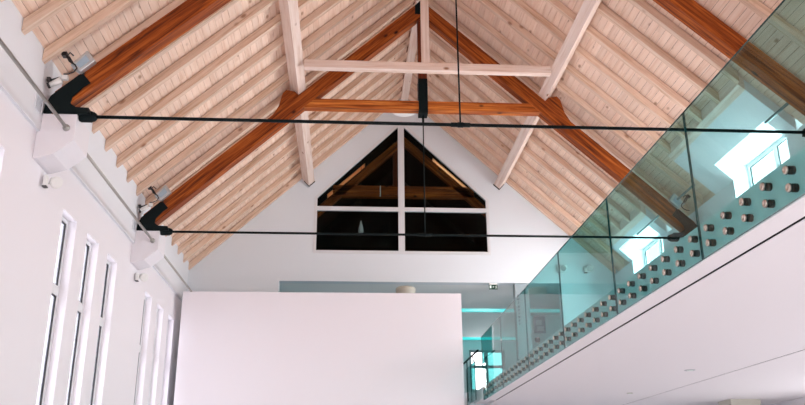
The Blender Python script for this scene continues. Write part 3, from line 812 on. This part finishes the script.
# downlights
def downlight(x, y, r, lab, m):
    t = thing('downlight', lab, 'lamp', (x, y, ZSB), 'recessed lamps in the gallery soffit')
    bm = bmesh.new(); bm_lathe(bm, (x, y, ZSB - 0.0005), (0, 0, -1), [(0, r), (0.006, r), (0.012, r * 0.8), (0.008, r * 0.7)], 28); obj('rim', bm, M[m], parent=t)
    bm = bmesh.new(); bm_lathe(bm, (x, y, ZSB - 0.010), (0, 0, -1), [(0, r * 0.6), (0.006, r * 0.5)], 20); obj('lens', bm, M['signw'], parent=t)
downlight(5.40, 12.53, 0.085, 'round recessed downlight in the gallery soffit beside the thin joint line', 'silver')
downlight(5.52, 15.72, 0.06, 'smaller beige round fitting farther along the gallery soffit', 'beige')

# ------------------------------------------------------------------ glass balustrade
GX0, GX1 = 2.850, 2.867
JP = 2.16; J0 = 6.11 - JP
def make_panel(y0, y1, nb, lab):
    r = thing('glass_panel', lab, 'glass panel', (GX0, (y0 + y1) / 2, 1.735), 'glass panels of the gallery balustrade')
    bm = bmesh.new()
    bm_box(bm, GX0, GX1, y0 + 0.006, y1 - 0.006, 1.728, 3.03)
    bm.faces.ensure_lookup_table()
    for f in bm.faces:
        f.normal_update()
        if abs(f.normal.x) < 0.5: f.material_index = 1
    obj('pane', bm, [M['glass'], M['edge']], parent=r)
    first = None
    p = (y1 - y0) / nb
    for k in range(nb):
        for z in (1.945, 1.822):
            y = y0 + p * (k + 0.5)
            if first is None:
                bm = bmesh.new(); bm_lathe(bm, (0, 0, 0), (-1, 0, 0), [(0, 0.029), (0.010, 0.029), (0.014, 0.025), (0.015, 0.012), (0.011, 0.010)], 20)
                b = obj('bolt', bm, M['bolt'], parent=r)
                b.matrix_parent_inverse = Matrix.Translation(-r.location); b.location = (GX0 - 0.003, y, z)
                bm = bmesh.new(); bm_lathe(bm, (0, 0, 0), (1, 0, 0), [(0.0, 0.031), (0.0028, 0.031)], 20)
                bm_lathe(bm, (0.0205, 0, 0), (1, 0, 0), [(0, 0.029), (0.0324, 0.029)], 20)
                sp = obj('spacer', bm, M['spacer'], parent=b, label='black spacer behind the bolt head')
                first = (b, sp)
            else:
                b = first[0].copy(); C.objects.link(b); b.location = (GX0 - 0.003, y, z)
                sp = first[1].copy(); C.objects.link(sp); sp.parent = b; sp.matrix_parent_inverse = Matrix.Identity(4)
    return r
labs = ['large glass panel at the right edge of the picture, nearest of the row',
        'glass panel in front of the nearer dormer window, second from the right',
        'glass panel in front of the farther right truss foot, third from the right',
        'glass panel before the gable wall spotlights, fourth from the right',
        'teal looking glass panel before the notice and grey pillar, fifth from the right',
        'farthest teal glass panel, ending beside the small far window']
r = make_panel(J0, J0 + JP, 7, labs[0])
for k in range(1, 6):
    dup(r, (0, JP * k, 0), labs[k])
# landing rail at the far end
hr = thing('landing_handrail', 'dark metal handrail with post beyond the end of the glass, beside the white screen wall', 'handrail', (2.70, 17.3, ZSB))
bm = bmesh.new(); bm_tube(bm, [(2.68, 16.35, 2.66), (2.68, 17.0, 2.67), (2.68, 18.38, 2.69)], 0.02, 10); obj('rail', bm, M['steel'], parent=hr)
bm = bmesh.new(); bm_box(bm, 2.67, 2.69, 17.90, 17.92, 1.8, 2.67); bm_tube(bm, [(2.70, 17.2, 2.66), (2.72, 17.2, 2.56), (2.80, 17.2, 2.54)], 0.012); obj('post', bm, M['steel'], parent=hr)
bm = bmesh.new(); bm_box(bm, 2.72, 2.737, 17.12, 18.35, 1.76, 2.55)
for f in bm.faces:
    f.normal_update()
    if abs(f.normal.x) < 0.5: f.material_index = 1
obj('glass_infill', bm, [M['glass'], M['edge']], parent=hr)

# ------------------------------------------------------------------ floor
bm = bmesh.new(); bm_box(bm, -4.0, 9.7, -6, YG + 0.25, FL - 0.1, FL - 0.001); struct('floor', bm, M['floor'])

# ------------------------------------------------------------------ light
w = bpy.data.worlds.new('daylight'); S.world = w; w.use_nodes = True
bg = w.node_tree.nodes['Background']
bg.inputs['Color'].default_value = (1.0, 0.975, 1.0, 1); bg.inputs['Strength'].default_value = 1.6

def area(name, loc, rot, sx, sy, power, col=(1, 1, 1)):
    l = bpy.data.lights.new(name, 'AREA'); l.shape = 'RECTANGLE'; l.size = sx; l.size_y = sy
    l.energy = power; l.color = col
    o = bpy.data.objects.new(name, l); C.objects.link(o); o.location = loc; o.rotation_euler = rot
    return o
# daylight standing outside the window groups
for base in (10.18 - 4.6, 10.18, 10.18 + 4.6):
    area('window_daylight', (WL - 0.5, base + 1.33, 1.5), (0, -PI / 2, 0), 4.2, 2.9, 90, (1, 0.97, 0.98))
for (o0, o1) in OPN:
    area('window_daylight', (XW + 0.25, (o0 + o1) / 2, 4.0), (0, PI / 2, 0), 1.9, 1.6, 110, (1, 0.99, 1))

area('window_daylight', (4.6, 27.6, 3.6), (-PI / 2, 0, 0), 1.1, 1.2, 30, (1, 1, 1))
# added fill lamps under the gallery, brightening its soffit; no windows here
for y in (4.0, 9.0, 14.0):
    area('window_daylight', (9.45, y, -0.1), (0, PI / 2, 0), 2.6, 3.2, 24, (1, 0.975, 0.985))

# unseen end wall behind the viewer, added so sky light enters low only
bm = bmesh.new(); bm_plate(bm, [(WL - 0.3, FL), (9.5, FL), (9.5, ZS), (XR + 0.3, ZS), (XR + 0.3, zroof(XR)), (XC, ZR + RD), (WL - 0.3, zroof(XL))], [[(-3.2, FL + 0.1), (9.0, FL + 0.1), (9.0, 1.6), (5.9, 3.4), (-3.2, 3.4)]], XZ, YN - 0.3, YN - 0.02)
struct('wall_light_block', bm, M['wall'])

# ------------------------------------------------------------------ camera
f, yaw, pitch, roll = 810.0, 0.0716, 0.3411, -0.0087
cy, sy, cp, sp_ = math.cos(yaw), math.sin(yaw), math.cos(pitch), math.sin(pitch)
F = Vector((sy * cp, cy * cp, sp_)); r0 = Vector((cy, -sy, 0)); u0 = r0.cross(F)
rr = r0 * math.cos(roll) + u0 * math.sin(roll); uu = -r0 * math.sin(roll) + u0 * math.cos(roll)
cam = bpy.data.cameras.new('camera'); co = bpy.data.objects.new('camera', cam); C.objects.link(co)
mt = Matrix((rr, uu, -F)).transposed().to_4x4(); co.matrix_world = mt
cam.sensor_width = 36; cam.lens = f * 36 / 805; cam.clip_start = 0.05
S.camera = co
S.view_settings.view_transform = 'Standard'; S.view_settings.look = 'None'
S.view_settings.gamma = 1; S.view_settings.use_curve_mapping = False
S.view_settings.exposure = 1.14
S.cycles.transparent_max_bounces = 24; S.cycles.max_bounces = 10; S.cycles.diffuse_bounces = 6
S.cycles.use_denoising = True
